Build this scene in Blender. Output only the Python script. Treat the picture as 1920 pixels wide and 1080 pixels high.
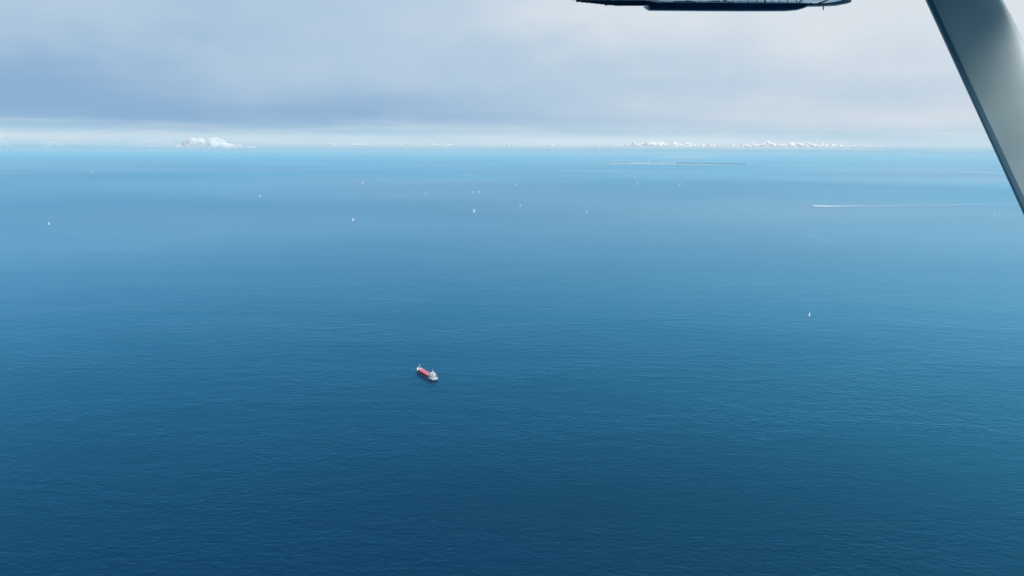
import bpy, bmesh, math, random
from mathutils import Vector, Matrix, noise as mnoise

R = math.radians
random.seed(7)
for o in list(bpy.data.objects):
    bpy.data.objects.remove(o)
scn = bpy.context.scene
COL = scn.collection

# ------------------------------------------------------------------ camera
H = 400.0                      # eye height above the sea
FPX = 1507.0                   # focal length in pixels of a 1920 px wide frame
PITCH = math.atan((540 - 283) / FPX)
ROLL = R(0.30)
cam = bpy.data.cameras.new('camera')
cam.sensor_width = 36.0
cam.lens = FPX / 1920 * 36.0
cam.clip_start = 0.05
cam.clip_end = 900000.0
cam.dof.use_dof = True         # a phone lens focused far away
cam.dof.focus_distance = 1500.0
cam.dof.aperture_fstop = 9.0
cam_o = bpy.data.objects.new('camera', cam)
COL.objects.link(cam_o)
fwd = Vector((0, math.cos(PITCH), -math.sin(PITCH)))
upv = Vector((0, math.sin(PITCH), math.cos(PITCH)))
rgt = Vector((1, 0, 0))
# horizon drops towards the right of the frame: the camera is rolled the other way
up2 = upv * math.cos(ROLL) - rgt * math.sin(ROLL)
rg2 = fwd.cross(up2)
m3 = Matrix((rg2, up2, -fwd)).transposed()
cam_o.matrix_world = Matrix.Translation((0, 0, H)) @ m3.to_4x4()
scn.camera = cam_o

# ------------------------------------------------------------------ exposure
vs = scn.view_settings
vs.view_transform = 'Standard'
vs.look = 'None'
vs.exposure = 0.0
vs.gamma = 1.0
vs.use_curve_mapping = False
scn.cycles.volume_bounces = 1
scn.cycles.max_bounces = 8
scn.cycles.transparent_max_bounces = 24
scn.cycles.use_denoising = True
scn.cycles.sample_clamp_indirect = 6.0

# ------------------------------------------------------------------ sun + sky
SUN_DIR = Vector((0.72, -0.18, 0.66)).normalized()     # towards the sun, above the cloud deck on the right
sl = bpy.data.lights.new('sun', 'SUN')
sl.energy = 3.4
sl.angle = R(12)
sl.color = (1.0, 0.955, 0.90)
so = bpy.data.objects.new('sun', sl)
COL.objects.link(so)
so.rotation_euler = SUN_DIR.to_track_quat('Z', 'Y').to_euler()
so.location = (0, 0, 2000)


class NT:
    """small helper round a node tree"""
    def __init__(self, tree):
        self.t = tree
        self.n = tree.nodes
        self.l = tree.links

    def add(self, typ, **kw):
        nd = self.n.new(typ)
        for k, v in kw.items():
            setattr(nd, k, v)
        return nd

    def put(self, sock, val):
        if hasattr(val, 'is_linked') or hasattr(val, 'links'):
            self.l.new(val, sock)
        else:
            sock.default_value = val

    def math(self, op, a, b=None, c=None, clamp=False):
        nd = self.add('ShaderNodeMath', operation=op)
        nd.use_clamp = clamp
        self.put(nd.inputs[0], a)
        if b is not None:
            self.put(nd.inputs[1], b)
        if c is not None:
            self.put(nd.inputs[2], c)
        return nd.outputs[0]

    def vmath(self, op, a, b=None):
        nd = self.add('ShaderNodeVectorMath', operation=op)
        self.put(nd.inputs[0], a)
        if b is not None:
            self.put(nd.inputs[1], b)
        return nd

    def smooth(self, v, lo, hi, a=0.0, b=1.0):
        nd = self.add('ShaderNodeMapRange', interpolation_type='SMOOTHSTEP')
        self.put(nd.inputs['Value'], v)
        nd.inputs['From Min'].default_value = lo
        nd.inputs['From Max'].default_value = hi
        nd.inputs['To Min'].default_value = a
        nd.inputs['To Max'].default_value = b
        return nd.outputs['Result']

    def mix(self, f, a, b, mode='MIX'):
        nd = self.add('ShaderNodeMix', data_type='RGBA', blend_type=mode)
        self.put(nd.inputs[0], f)
        self.put(nd.inputs[6], a)
        self.put(nd.inputs[7], b)
        return nd.outputs[2]

    def noise(self, vec, scale, detail=3.0, rough=0.5, dim='3D', dist=0.0):
        nd = self.add('ShaderNodeTexNoise', noise_dimensions=dim)
        self.put(nd.inputs['Vector'], vec)
        nd.inputs['Scale'].default_value = scale
        nd.inputs['Detail'].default_value = detail
        nd.inputs['Roughness'].default_value = rough
        nd.inputs['Distortion'].default_value = dist
        return nd.outputs[0]

    def mapping(self, vec, loc=(0, 0, 0), rot=(0, 0, 0), scale=(1, 1, 1)):
        nd = self.add('ShaderNodeMapping')
        self.put(nd.inputs['Vector'], vec)
        nd.inputs['Location'].default_value = loc
        nd.inputs['Rotation'].default_value = rot
        nd.inputs['Scale'].default_value = scale
        return nd.outputs[0]


def lin(r, g, b):
    f = lambda c: c / 12.92 if c <= 0.04045 else ((c + 0.055) / 1.055) ** 2.4
    return (f(r / 255), f(g / 255), f(b / 255), 1.0)


SKY_STRENGTH = 0.10
K = 1.0 / SKY_STRENGTH
world = bpy.data.worlds.new('World')
scn.world = world
world.use_nodes = True
w = NT(world.node_tree)
w.n.clear()
wo = w.add('ShaderNodeOutputWorld')
bg = w.add('ShaderNodeBackground')
bg.inputs['Strength'].default_value = SKY_STRENGTH
w.l.new(bg.outputs[0], wo.inputs['Surface'])
tc = w.add('ShaderNodeTexCoord')
D = tc.outputs['Generated']
sep = w.add('ShaderNodeSeparateXYZ')
w.put(sep.inputs[0], D)
dx, dy, dz = sep.outputs
zc = w.math('MAXIMUM', dz, 0.004)
comb = w.add('ShaderNodeCombineXYZ')
w.put(comb.inputs[0], dx); w.put(comb.inputs[1], dy); w.put(comb.inputs[2], zc)
sky = w.add('ShaderNodeTexSky', sky_type='NISHITA')
sky.sun_disc = False
sky.sun_elevation = math.asin(SUN_DIR.z)
sky.sun_rotation = math.atan2(SUN_DIR.x, SUN_DIR.y)
sky.altitude = 400
sky.air_density = 1.0
sky.dust_density = 0.6
sky.ozone_density = 1.6
w.put(sky.inputs[0], comb.outputs[0])
clear = w.mix(1.0, sky.outputs[0], (0.62, 0.86, 1.02, 1), 'MULTIPLY')
# a thin pale band of far air and cirrus in the gap over the horizon
gapn = w.noise(w.mapping(D, scale=(3.0, 3.0, 70.0)), 2.2, 5, 0.6)
gapc = w.mix(w.smooth(gapn, 0.35, 0.72), tuple(c * K for c in lin(176, 211, 233)[:3]) + (1,),
             tuple(c * K for c in lin(206, 225, 238)[:3]) + (1,))
gapc = w.mix(w.smooth(dz, -0.003, 0.012, 1.0, 0.0), gapc, tuple(c * K for c in lin(157, 205, 232)[:3]) + (1,))
clear = w.mix(0.90, clear, gapc)
# the far cumulus field packs into a pale strip just over the horizon
strip = w.math('MULTIPLY', w.smooth(dz, 0.001, 0.011), w.smooth(dz, 0.013, 0.025, 1.0, 0.0))
strip = w.math('MULTIPLY', strip, w.smooth(w.noise(w.mapping(D, loc=(0.4, 0, 0), scale=(1.2, 1.2, 12.0)), 2.0, 3, 0.5), 0.30, 0.60, 0.25, 0.90))
clear = w.mix(strip, clear, tuple(c * K for c in lin(212, 229, 240)[:3]) + (1,))

# the stratus deck: looked up where the view ray meets a layer 600 m over the eye
zden = w.math('ADD', w.math('MAXIMUM', dz, 0.0), 0.035)
inv = w.math('DIVIDE', 1.0, zden)
pl = w.vmath('SCALE', D); w.put(pl.inputs['Scale'], inv)
plv = pl.outputs[0]
plm = w.mapping(plv, loc=(3.4, 1.7, 0.0), scale=(1, 1, 0.0))
n_big = w.noise(plm, 0.16, 3, 0.5)
n_mid = w.noise(plm, 0.55, 4, 0.55)
n_ang = w.noise(w.mapping(D, loc=(0.6, 0.2, 0.33), scale=(2.2, 2.2, 6.5)), 1.6, 4, 0.5)
n_mot = w.noise(w.mapping(D, loc=(1.6, 4.2, 0.9), scale=(3.0, 3.0, 5.5)), 2.6, 5, 0.55)
tone = w.math('ADD', w.math('ADD', w.math('MULTIPLY', n_big, 0.36), w.math('MULTIPLY', n_mot, 0.28)),
              w.math('MULTIPLY', n_ang, 0.36))
tone = w.smooth(tone, 0.36, 0.66)
# thick, darker base low over the far sea, and the deck thinning towards the sun side
sx = w.vmath('DOT_PRODUCT', D, (0.90, 0.43, 0.0)).outputs['Value']
side = w.smooth(sx, -0.05, 0.95)
low = w.smooth(dz, 0.03, 0.15)
br = w.math('ADD', w.math('ADD', w.math('MULTIPLY', tone, 0.30), w.math('MULTIPLY', side, 0.70)), w.math('MULTIPLY', low, 0.30))
cd = tuple(c * K for c in lin(141, 177, 212)[:3]) + (1,)
cm = tuple(c * K for c in lin(180, 203, 224)[:3]) + (1,)
cl = tuple(c * K for c in lin(219, 227, 234)[:3]) + (1,)
deck = w.mix(w.smooth(br, 0.12, 0.60), cd, cm)
deck = w.mix(w.smooth(br, 0.55, 1.08), deck, cl)
# an overcast deck is brighter overhead than towards the horizon
zen = w.math('MULTIPLY_ADD', w.smooth(dz, 0.12, 1.0), 0.55, 1.0)
sunside = w.smooth(w.vmath('DOT_PRODUCT', D, tuple(SUN_DIR)).outputs['Value'], 0.45, 1.0)   # the sun behind thin cloud
zen = w.math('MULTIPLY', zen, w.math('MULTIPLY_ADD', sunside, 0.6, 1.0))
ds = w.vmath('SCALE', deck); w.put(ds.inputs['Scale'], zen)
deck = ds.outputs[0]
edge = w.math('ADD', dz, w.math('MULTIPLY', w.math('SUBTRACT', n_ang, 0.5), 0.030))
edge = w.math('ADD', edge, w.math('MULTIPLY', w.math('SUBTRACT', n_mid, 0.5), 0.012))
cover = w.smooth(edge, 0.010, 0.042)
final = w.mix(cover, clear, deck)
w.l.new(final, bg.inputs['Color'])

# ------------------------------------------------------------------ helpers


def pix_dir(px, py):
    v = rg2 * (px - 960) + up2 * (540 - py) + fwd * FPX
    return v.normalized()


def on_sea(px, py, z=0.0):
    d = pix_dir(px, py)
    t = (z - H) / d.z
    return Vector((0, 0, H)) + d * t


def at_depth(px, py, y):
    """point on the view ray at horizontal distance y, relative to the eye"""
    d = pix_dir(px, py)
    return d * (y / d.y)


def mat(name, color, rough=0.5, metal=0.0, vary=0.0, scale=1.0, bump=0.0, coat=0.0, spec=0.5):
    m = bpy.data.materials.new(name)
    m.use_nodes = True
    nt = NT(m.node_tree)
    b = nt.n['Principled BSDF']
    b.inputs['Roughness'].default_value = rough
    b.inputs['Metallic'].default_value = metal
    b.inputs['Coat Weight'].default_value = coat
    b.inputs['Specular IOR Level'].default_value = spec
    col = tuple(color[:3]) + (1,)
    if vary > 0:
        geo = nt.add('ShaderNodeTexCoord').outputs['Object']
        nz = nt.noise(geo, scale, 5, 0.6)
        dark = tuple(max(0, c * (1 - vary)) for c in col[:3]) + (1,)
        lite = tuple(min(1, c * (1 + vary * 0.6)) for c in col[:3]) + (1,)
        nt.l.new(nt.mix(nt.smooth(nz, 0.3, 0.7), dark, lite), b.inputs['Base Color'])
        rr = nt.smooth(nz, 0.25, 0.75, max(0.03, rough - 0.08), min(1, rough + 0.1))
        nt.l.new(rr, b.inputs['Roughness'])
        if bump > 0:
            bp = nt.add('ShaderNodeBump')
            bp.inputs['Strength'].default_value = 0.5
            bp.inputs['Distance'].default_value = bump
            nt.l.new(nz, bp.inputs['Height'])
            nt.l.new(bp.outputs[0], b.inputs['Normal'])
    else:
        b.inputs['Base Color'].default_value = col
    return m


def tag(o, label=None, cat=None, group=None, kind=None):
    if label: o['label'] = label
    if cat: o['category'] = cat
    if group: o['group'] = group
    if kind: o['kind'] = kind
    return o


def empty(name, loc=(0, 0, 0), rz=0.0):
    o = bpy.data.objects.new(name, None)
    COL.objects.link(o)
    o.location = loc
    o.rotation_euler = (0, 0, rz)
    o.empty_display_size = 0.5
    return o


def obj(name, bm, material, parent=None, smooth=False, recalc=True):
    if recalc:
        bmesh.ops.recalc_face_normals(bm, faces=bm.faces[:])
    me = bpy.data.meshes.new(name)
    bm.to_mesh(me)
    bm.free()
    if smooth:
        for p in me.polygons:
            p.use_smooth = True
    me.materials.append(material)
    o = bpy.data.objects.new(name, me)
    COL.objects.link(o)
    if parent is not None:
        o.parent = parent
    return o


def copy_tree(o, parent=None):
    c = o.copy()
    COL.objects.link(c)
    c.parent = parent
    for ch in o.children:
        copy_tree(ch, c)
    return c


def box(bm, c, s, rz=0.0, taper=1.0, bevel=0.0):
    cx, cy, cz = c
    hx, hy, hz = s[0] / 2, s[1] / 2, s[2] / 2
    ca, sa = math.cos(rz), math.sin(rz)
    vs_ = []
    for z, k in ((-hz, 1.0), (hz, taper)):
        for x, y in ((-hx, -hy), (hx, -hy), (hx, hy), (-hx, hy)):
            x *= k; y *= k
            vs_.append(bm.verts.new((cx + x * ca - y * sa, cy + x * sa + y * ca, cz + z)))
    fs = []
    for f in ((0, 3, 2, 1), (4, 5, 6, 7), (0, 1, 5, 4), (1, 2, 6, 5), (2, 3, 7, 6), (3, 0, 4, 7)):
        fs.append(bm.faces.new([vs_[i] for i in f]))
    if bevel > 0:
        es = list({e for f in fs for e in f.edges})
        bmesh.ops.bevel(bm, geom=es, offset=bevel, segments=1, affect='EDGES')
    return bm


def rod(bm, a, b, r0, r1=None, n=8):
    r1 = r0 if r1 is None else r1
    a, b = Vector(a), Vector(b)
    d = (b - a).normalized()
    p = d.orthogonal().normalized()
    q = d.cross(p)
    A, B = [], []
    for i in range(n):
        t = 2 * math.pi * i / n
        u = p * math.cos(t) + q * math.sin(t)
        A.append(bm.verts.new(a + u * r0))
        B.append(bm.verts.new(b + u * r1))
    for i in range(n):
        j = (i + 1) % n
        bm.faces.new((A[i], A[j], B[j], B[i]))
    bm.faces.new(A[::-1])
    bm.faces.new(B)
    return bm


def loft(bm, rings, closed=True, caps=True):
    rows = [[bm.verts.new(p) for p in r] for r in rings]
    n = len(rows[0])
    for a, b in zip(rows, rows[1:]):
        for i in range(n if closed else n - 1):
            j = (i + 1) % n
            bm.faces.new((a[i], a[j], b[j], b[i]))
    if caps and closed:
        bm.faces.new(rows[0][::-1])
        bm.faces.new(rows[-1])
    return bm


def prism(bm, poly, z0, z1):
    """vertical prism over an xy polygon"""
    a = [bm.verts.new((x, y, z0)) for x, y in poly]
    b = [bm.verts.new((x, y, z1)) for x, y in poly]
    n = len(a)
    for i in range(n):
        j = (i + 1) % n
        bm.faces.new((a[i], a[j], b[j], b[i]))
    bm.faces.new(a[::-1])
    bm.faces.new(b)
    return bm


def BM():
    return bmesh.new()


ICO = {}


def ico(bm, sub, fn):
    """adds an icosphere whose unit vertices are moved by fn"""
    if sub not in ICO:
        t = bmesh.new()
        bmesh.ops.create_icosphere(t, subdivisions=sub, radius=1.0)
        t.verts.index_update()
        ICO[sub] = ([v.co.copy() for v in t.verts], [[v.index for v in f.verts] for f in t.faces])
        t.free()
    vs_, fs = ICO[sub]
    nv = [bm.verts.new(fn(c)) for c in vs_]
    for f in fs:
        bm.faces.new([nv[i] for i in f])


def remesh(o, size):
    md = o.modifiers.new('skin', 'REMESH')
    md.mode = 'VOXEL'
    md.voxel_size = size
    md.use_smooth_shade = True
    sm = o.modifiers.new('soften', 'SMOOTH')
    sm.factor = 0.6
    sm.iterations = 4


# ------------------------------------------------------------------ materials
M = {}
M['white'] = mat('white_paint', (0.66, 0.66, 0.64), 0.40, vary=0.16, scale=0.4)
M['cream'] = mat('cream_paint', (0.72, 0.68, 0.58), 0.45, vary=0.15, scale=0.5)
M['navy_hull'] = mat('navy_hull_paint', (0.012, 0.018, 0.045), 0.40, vary=0.35, scale=0.15)
M['red_boot'] = mat('red_antifouling', (0.22, 0.025, 0.03), 0.55, vary=0.25, scale=0.3)
M['hatch_red'] = mat('hatch_red_paint', (0.56, 0.100, 0.125), 0.55, vary=0.22, scale=0.35)
M['coaming'] = mat('coaming_red_paint', (0.105, 0.010, 0.026), 0.50, vary=0.25, scale=0.3)
M['deck_red'] = mat('deck_red_paint', (0.30, 0.045, 0.05), 0.65, vary=0.25, scale=0.4)
M['deck_grey'] = mat('deck_grey_paint', (0.36, 0.36, 0.34), 0.65, vary=0.2, scale=0.4)
M['glass'] = mat('dark_glass', (0.02, 0.03, 0.035), 0.08)
M['steel'] = mat('steel_grey', (0.30, 0.31, 0.32), 0.45, vary=0.2, scale=1.0)
M['black'] = mat('black_paint', (0.02, 0.02, 0.022), 0.5)
M['orange'] = mat('rescue_orange', (0.75, 0.16, 0.02), 0.45)
M['blue_stripe'] = mat('funnel_blue', (0.03, 0.10, 0.30), 0.4)
def cloth(name, color):
    m = bpy.data.materials.new(name)
    m.use_nodes = True
    nt = NT(m.node_tree)
    nt.n.clear()
    out = nt.add('ShaderNodeOutputMaterial')
    nz = nt.noise(nt.add('ShaderNodeTexCoord').outputs['Object'], 0.6, 4, 0.5)
    c = nt.mix(nz, tuple(k_ * 0.93 for k_ in color) + (1,), tuple(color) + (1,))
    d = nt.add('ShaderNodeBsdfDiffuse'); t_ = nt.add('ShaderNodeBsdfTranslucent')
    nt.l.new(c, d.inputs['Color']); nt.l.new(c, t_.inputs['Color'])
    mx = nt.add('ShaderNodeMixShader'); mx.inputs[0].default_value = 0.25
    nt.l.new(d.outputs[0], mx.inputs[1]); nt.l.new(t_.outputs[0], mx.inputs[2])
    nt.l.new(mx.outputs[0], out.inputs['Surface'])
    return m


M['sail'] = cloth('sail_cloth', (0.92, 0.93, 0.92))
M['gel_white'] = mat('white_gelcoat', (0.82, 0.83, 0.83), 0.2, vary=0.05, scale=0.5)
M['gel_dark'] = mat('dark_gelcoat', (0.02, 0.03, 0.05), 0.25, vary=0.2, scale=0.5)
M['teak'] = mat('teak_deck', (0.34, 0.22, 0.12), 0.6, vary=0.2, scale=1.5)
M['sand'] = mat('pale_sand', (0.40, 0.38, 0.33), 0.9, vary=0.2, scale=0.004)
M['land'] = mat('grassland', (0.26, 0.29, 0.22), 0.9, vary=0.4, scale=0.003)
M['wood'] = mat('woodland_leaves', (0.045, 0.085, 0.055), 0.9, vary=0.45, scale=0.01)
M['roof'] = mat('roof_tiles', (0.25, 0.15, 0.11), 0.8, vary=0.3, scale=0.05)
M['roof_grey'] = mat('roof_sheet', (0.42, 0.43, 0.44), 0.6, vary=0.2, scale=0.05)
M['wall'] = mat('white_render', (0.78, 0.77, 0.74), 0.8, vary=0.12, scale=0.05)


def sea_material():
    m = bpy.data.materials.new('sea_water')
    m.use_nodes = True
    nt = NT(m.node_tree)
    nt.n.clear()
    out = nt.add('ShaderNodeOutputMaterial')
    pos = nt.add('ShaderNodeNewGeometry').outputs['Position']
    # body colour of the water, drifting between blue and green over kilometres
    n1 = nt.noise(nt.mapping(pos, rot=(0, 0, R(12)), scale=(1 / 2600, 1 / 1500, 0)), 1.0, 4, 0.55)
    n2 = nt.noise(nt.mapping(pos, loc=(7, 3, 0), scale=(1 / 420, 1 / 260, 0)), 1.0, 3, 0.5)
    c = nt.mix(nt.smooth(n1, 0.34, 0.68), (0.0, 0.011, 0.036, 1), (0.0, 0.019, 0.040, 1))
    c = nt.mix(nt.smooth(n2, 0.30, 0.75, 0.0, 0.45), c, (0.0, 0.007, 0.024, 1))
    # slicks and gusts: patches of smoother and rougher water
    gust = nt.noise(nt.mapping(pos, rot=(0, 0, R(-28)), scale=(1 / 620, 1 / 210, 0)), 1.0, 4, 0.6, dist=0.6)
    g = nt.smooth(gust, 0.30, 0.70, 0.62, 1.22)
    rgh = nt.smooth(gust, 0.30, 0.70, 0.36, 0.42)
    # waves
    w1 = nt.noise(nt.mapping(pos, rot=(0, 0, R(7)), scale=(1 / 12, 1 / 6.8, 0)), 1.0, 2.5, 0.5, dist=0.5)
    w2 = nt.noise(nt.mapping(pos, rot=(0, 0, R(-24)), scale=(1 / 6, 1 / 3.8, 0)), 1.0, 2, 0.5, dist=0.4)
    w3 = nt.noise(nt.mapping(pos, rot=(0, 0, R(18)), scale=(1 / 45, 1 / 24, 0)), 1.0, 2, 0.5)
    hgt = nt.math('ADD', nt.math('MULTIPLY', w1, 1.5), nt.math('MULTIPLY', w2, 0.55))
    hgt = nt.math('ADD', hgt, nt.math('MULTIPLY', w3, 1.6))
    hgt = nt.math('MULTIPLY', hgt, g)
    bp = nt.add('ShaderNodeBump')
    bp.inputs['Strength'].default_value = 1.0
    bp.inputs['Distance'].default_value = 0.50
    nt.l.new(hgt, bp.inputs['Height'])
    nrm = bp.outputs[0]
    body = nt.add('ShaderNodeBsdfDiffuse')
    nt.l.new(c, body.inputs['Color']); nt.l.new(nrm, body.inputs['Normal'])
    fr = nt.add('ShaderNodeFresnel'); fr.inputs['IOR'].default_value = 1.37
    nt.l.new(nrm, fr.inputs['Normal'])
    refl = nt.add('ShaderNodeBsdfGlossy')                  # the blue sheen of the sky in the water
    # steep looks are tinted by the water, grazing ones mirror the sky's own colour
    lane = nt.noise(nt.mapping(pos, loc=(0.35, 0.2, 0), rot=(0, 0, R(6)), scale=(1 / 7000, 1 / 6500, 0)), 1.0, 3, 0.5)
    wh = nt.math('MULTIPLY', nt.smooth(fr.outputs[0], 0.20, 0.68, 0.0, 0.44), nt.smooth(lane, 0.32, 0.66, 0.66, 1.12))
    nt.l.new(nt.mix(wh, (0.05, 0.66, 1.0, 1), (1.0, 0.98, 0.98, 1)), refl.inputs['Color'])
    nt.l.new(rgh, refl.inputs['Roughness']); nt.l.new(nrm, refl.inputs['Normal'])
    glit = nt.add('ShaderNodeBsdfGlossy')                  # broad sparkle of the unresolved wavelets
    glit.inputs['Color'].default_value = (1.0, 1.0, 1.0, 1)
    glit.inputs['Roughness'].default_value = 0.60
    nt.l.new(nrm, glit.inputs['Normal'])
    g1 = nt.add('ShaderNodeMixShader'); g1.inputs[0].default_value = 0.08
    nt.l.new(refl.outputs[0], g1.inputs[1]); nt.l.new(glit.outputs[0], g1.inputs[2])
    g2 = nt.add('ShaderNodeMixShader')
    # waves hide each other at grazing angles: the mirror never closes up; wind patches thin it further
    patch = nt.noise(nt.mapping(pos, loc=(3, 1, 0), rot=(0, 0, R(20)), scale=(1 / 5200, 1 / 3600, 0)), 1.0, 2, 0.5)
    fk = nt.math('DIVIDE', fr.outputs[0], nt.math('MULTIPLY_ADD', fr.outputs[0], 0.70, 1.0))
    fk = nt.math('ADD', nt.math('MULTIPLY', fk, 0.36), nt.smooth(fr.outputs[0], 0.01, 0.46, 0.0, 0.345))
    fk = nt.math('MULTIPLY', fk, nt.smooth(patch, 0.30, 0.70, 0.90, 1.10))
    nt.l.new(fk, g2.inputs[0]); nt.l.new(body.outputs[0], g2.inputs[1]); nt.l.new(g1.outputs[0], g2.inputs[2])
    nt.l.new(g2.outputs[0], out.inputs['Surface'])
    return m


M['sea'] = sea_material()

# ------------------------------------------------------------------ sea and haze
S = 200000.0
bm = BM()
# rings of growing cells keep triangles well shaped near the eye
xs = [-S, -60000, -15000, -4000, -1000, 0, 1000, 4000, 15000, 60000, S]
g = [[bm.verts.new((x, y, 0)) for x in xs] for y in xs]
for j in range(len(xs) - 1):
    for i in range(len(xs) - 1):
        bm.faces.new((g[j][i], g[j][i + 1], g[j + 1][i + 1], g[j + 1][i]))
sea = obj('sea', bm, M['sea'], recalc=False)
tag(sea, 'wide deep blue sea with small wind ripples reaching the hazy horizon', 'sea', kind='structure')

hz = bpy.data.materials.new('haze_air')
hz.use_nodes = True
ht = NT(hz.node_tree)
ht.n.clear()
hout = ht.add('ShaderNodeOutputMaterial')
hv = ht.add('ShaderNodeVolumePrincipled')
hv.inputs['Color'].default_value = (0.17, 0.57, 0.88, 1)
hv.inputs['Absorption Color'].default_value = (0.70, 0.42, 0.0, 1)
hv.inputs['Density'].default_value = 1.0 / 25000
hv.inputs['Anisotropy'].default_value = 0.0
hv.inputs['Density Attribute'].default_value = ''
ht.l.new(hv.outputs[0], hout.inputs['Volume'])
bm = BM()
HZ_TOP = H + 6
box(bm, (0, 0, (HZ_TOP - 1) / 2 - 0.0), (2 * S + 2000, 2 * S + 2000, HZ_TOP + 1))
haze = obj('haze', bm, hz)
tag(haze, 'pale blue sea haze filling the air to the horizon', 'haze', kind='stuff')


# ------------------------------------------------------------------ cumulus clouds
def cloud_material(name, alpha, color=(0.92, 0.915, 0.915), base_fade=0.45):
    """white vapour: bright scattering skin, thinner in places"""
    m = bpy.data.materials.new(name)
    m.use_nodes = True
    nt = NT(m.node_tree)
    nt.n.clear()
    out = nt.add('ShaderNodeOutputMaterial')
    d = nt.add('ShaderNodeBsdfDiffuse'); d.inputs['Color'].default_value = tuple(color) + (1,)
    tl = nt.add('ShaderNodeBsdfTranslucent'); tl.inputs['Color'].default_value = tuple(color) + (1,)
    mx = nt.add('ShaderNodeMixShader'); mx.inputs[0].default_value = 0.38
    nt.l.new(d.outputs[0], mx.inputs[1]); nt.l.new(tl.outputs[0], mx.inputs[2])
    tr = nt.add('ShaderNodeBsdfTransparent')
    pos = nt.add('ShaderNodeNewGeometry').outputs['Position']
    nz = nt.noise(pos, 1 / 420.0, 3, 0.5)
    f = nt.smooth(nz, 0.25, 0.75, alpha * 0.8, min(1.0, alpha * 1.15))
    # light wanders through the vapour, so its shading is far softer than that of a hard surface
    gn = nt.add('ShaderNodeNewGeometry').outputs['Normal']
    nl = nt.vmath('SCALE', gn); nl.inputs['Scale'].default_value = 0.30
    nn = nt.vmath('NORMALIZE', nt.vmath('ADD', nl.outputs[0], (SUN_DIR.x * 0.45, SUN_DIR.y * 0.45 - 0.2, 0.5)).outputs[0])
    nt.l.new(nn.outputs[0], d.inputs['Normal'])
    oz = nt.add('ShaderNodeSeparateXYZ')
    nt.l.new(nt.add('ShaderNodeTexCoord').outputs['Generated'], oz.inputs[0])
    f = nt.math('MULTIPLY', f, nt.smooth(oz.outputs[2], 0.0, base_fade, 0.15, 1.0))
    m2 = nt.add('ShaderNodeMixShader')
    nt.l.new(f, m2.inputs[0]); nt.l.new(tr.outputs[0], m2.inputs[1]); nt.l.new(mx.outputs[0], m2.inputs[2])
    nt.l.new(m2.outputs[0], out.inputs['Surface'])
    return m


def cloud_mesh(bm, rnd, base, width, height, n, depth=None):
    """closed lumpy body of many puffs: flat base, towers in the middle"""
    depth = depth or width * 0.4
    for k in range(n):
        u = rnd.uniform(-1, 1)
        env = max(0.12, (1 - abs(u) ** 1.6)) * (0.55 + 0.45 * mnoise.noise(Vector((u * 2.3 + base.x * 1e-3, 3.1, base.y * 1e-3))) + 0.25)
        r = height * rnd.uniform(0.20, 0.40) * (0.55 + 0.6 * env)
        z = base.z + r * 0.6 + rnd.random() ** 1.3 * max(0.0, height * env - r)
        c = Vector((base.x + u * width / 2, base.y + rnd.uniform(-1, 1) * depth / 2, z))

        def puff(d, c=c, r=r):
            k_ = 1 + 0.28 * mnoise.noise(d * 1.9 + c * 0.01)
            q = c + Vector((d.x * r * 1.35, d.y * r * 1.2, d.z * r)) * k_
            q.z = max(q.z, base.z + 0.02 * height * mnoise.noise(d * 3 + c * 0.01))
            return q
        ico(bm, 2, puff)


def cloud(name, px, py, dist, wpx, hpx, n, density, seed, kind=None, depth=None):
    rnd = random.Random(seed)
    d = pix_dir(px, py)
    c = Vector((0, 0, H)) + d * (dist / d.y)
    c.z = max(c.z, HZ_TOP + 30)
    bm = BM()
    mpp = dist / FPX
    cloud_mesh(bm, rnd, Vector((0, 0, 0)), wpx * mpp, hpx * mpp, n, depth)
    o = obj(name, bm, cloud_material(name + '_vapour', density), smooth=True)
    o.location = c
    remesh(o, 32.0)
    return o



tag(cloud('cumulus_cloud', 388, 284, 40000, 96, 25, 46, 0.36, 3),
    'bright white puffy cumulus cloud low over the horizon on the left', 'cloud')
tag(cloud('cumulus_cloud', 452, 284, 40500, 60, 12, 40, 0.16, 4),
    'thin ragged cloud scrap just right of the bright cumulus', 'cloud')
tag(cloud('cumulus_cloud', 292, 286, 41000, 110, 20, 60, 0.05, 5),
    'faint grey veil of cloud just left of the bright cumulus', 'cloud')
tag(cloud('cumulus_cloud', 100, 286, 41000, 50, 15, 40, 0.06, 6),
    'faint small cloud tuft near the left end of the horizon', 'cloud')
tag(cloud('cumulus_cloud', -10, 286, 39000, 44, 30, 45, 0.14, 8),
    'pale cloud cut by the left edge of the picture', 'cloud')


def cloud_row():
    """the long line of small cumulus that stands along the horizon"""
    rnd = random.Random(31)
    bm = BM()
    dist = 60000.0
    mpp = dist / FPX
    px = 612.0
    while px < 1900:
        t = max(0.0, 1 - abs(px - 1230) / 95) * 7 + max(0.0, 1 - abs(px - 1470) / 190) * 6
        hp = (4.4 + t * 1.15) * rnd.uniform(0.55, 1.1) * (0.75 if px > 1660 else 1.0)
        wpx = rnd.uniform(9, 30) + t * 1.6
        base_y = 272.5 + (px - 640) * 0.0042
        d = pix_dir(px, base_y)
        c = Vector((0, 0, H)) + d * ((dist + rnd.uniform(-2500, 2500)) / d.y)
        cloud_mesh(bm, rnd, c, wpx * mpp, hp * mpp, int(7 + wpx * 0.5), 700)
        px += wpx * (rnd.uniform(0.3, 0.6) if 1130 < px < 1650 else rnd.uniform(0.35, 0.75))
    o = obj('cloud_bank', bm, cloud_material('cloud_bank_vapour', 0.40, base_fade=0.06), smooth=True)
    remesh(o, 36.0)
    tag(o, 'long row of small white cumulus standing along the horizon', 'clouds', kind='stuff')


cloud_row()

# ------------------------------------------------------------------ coaster


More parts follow.
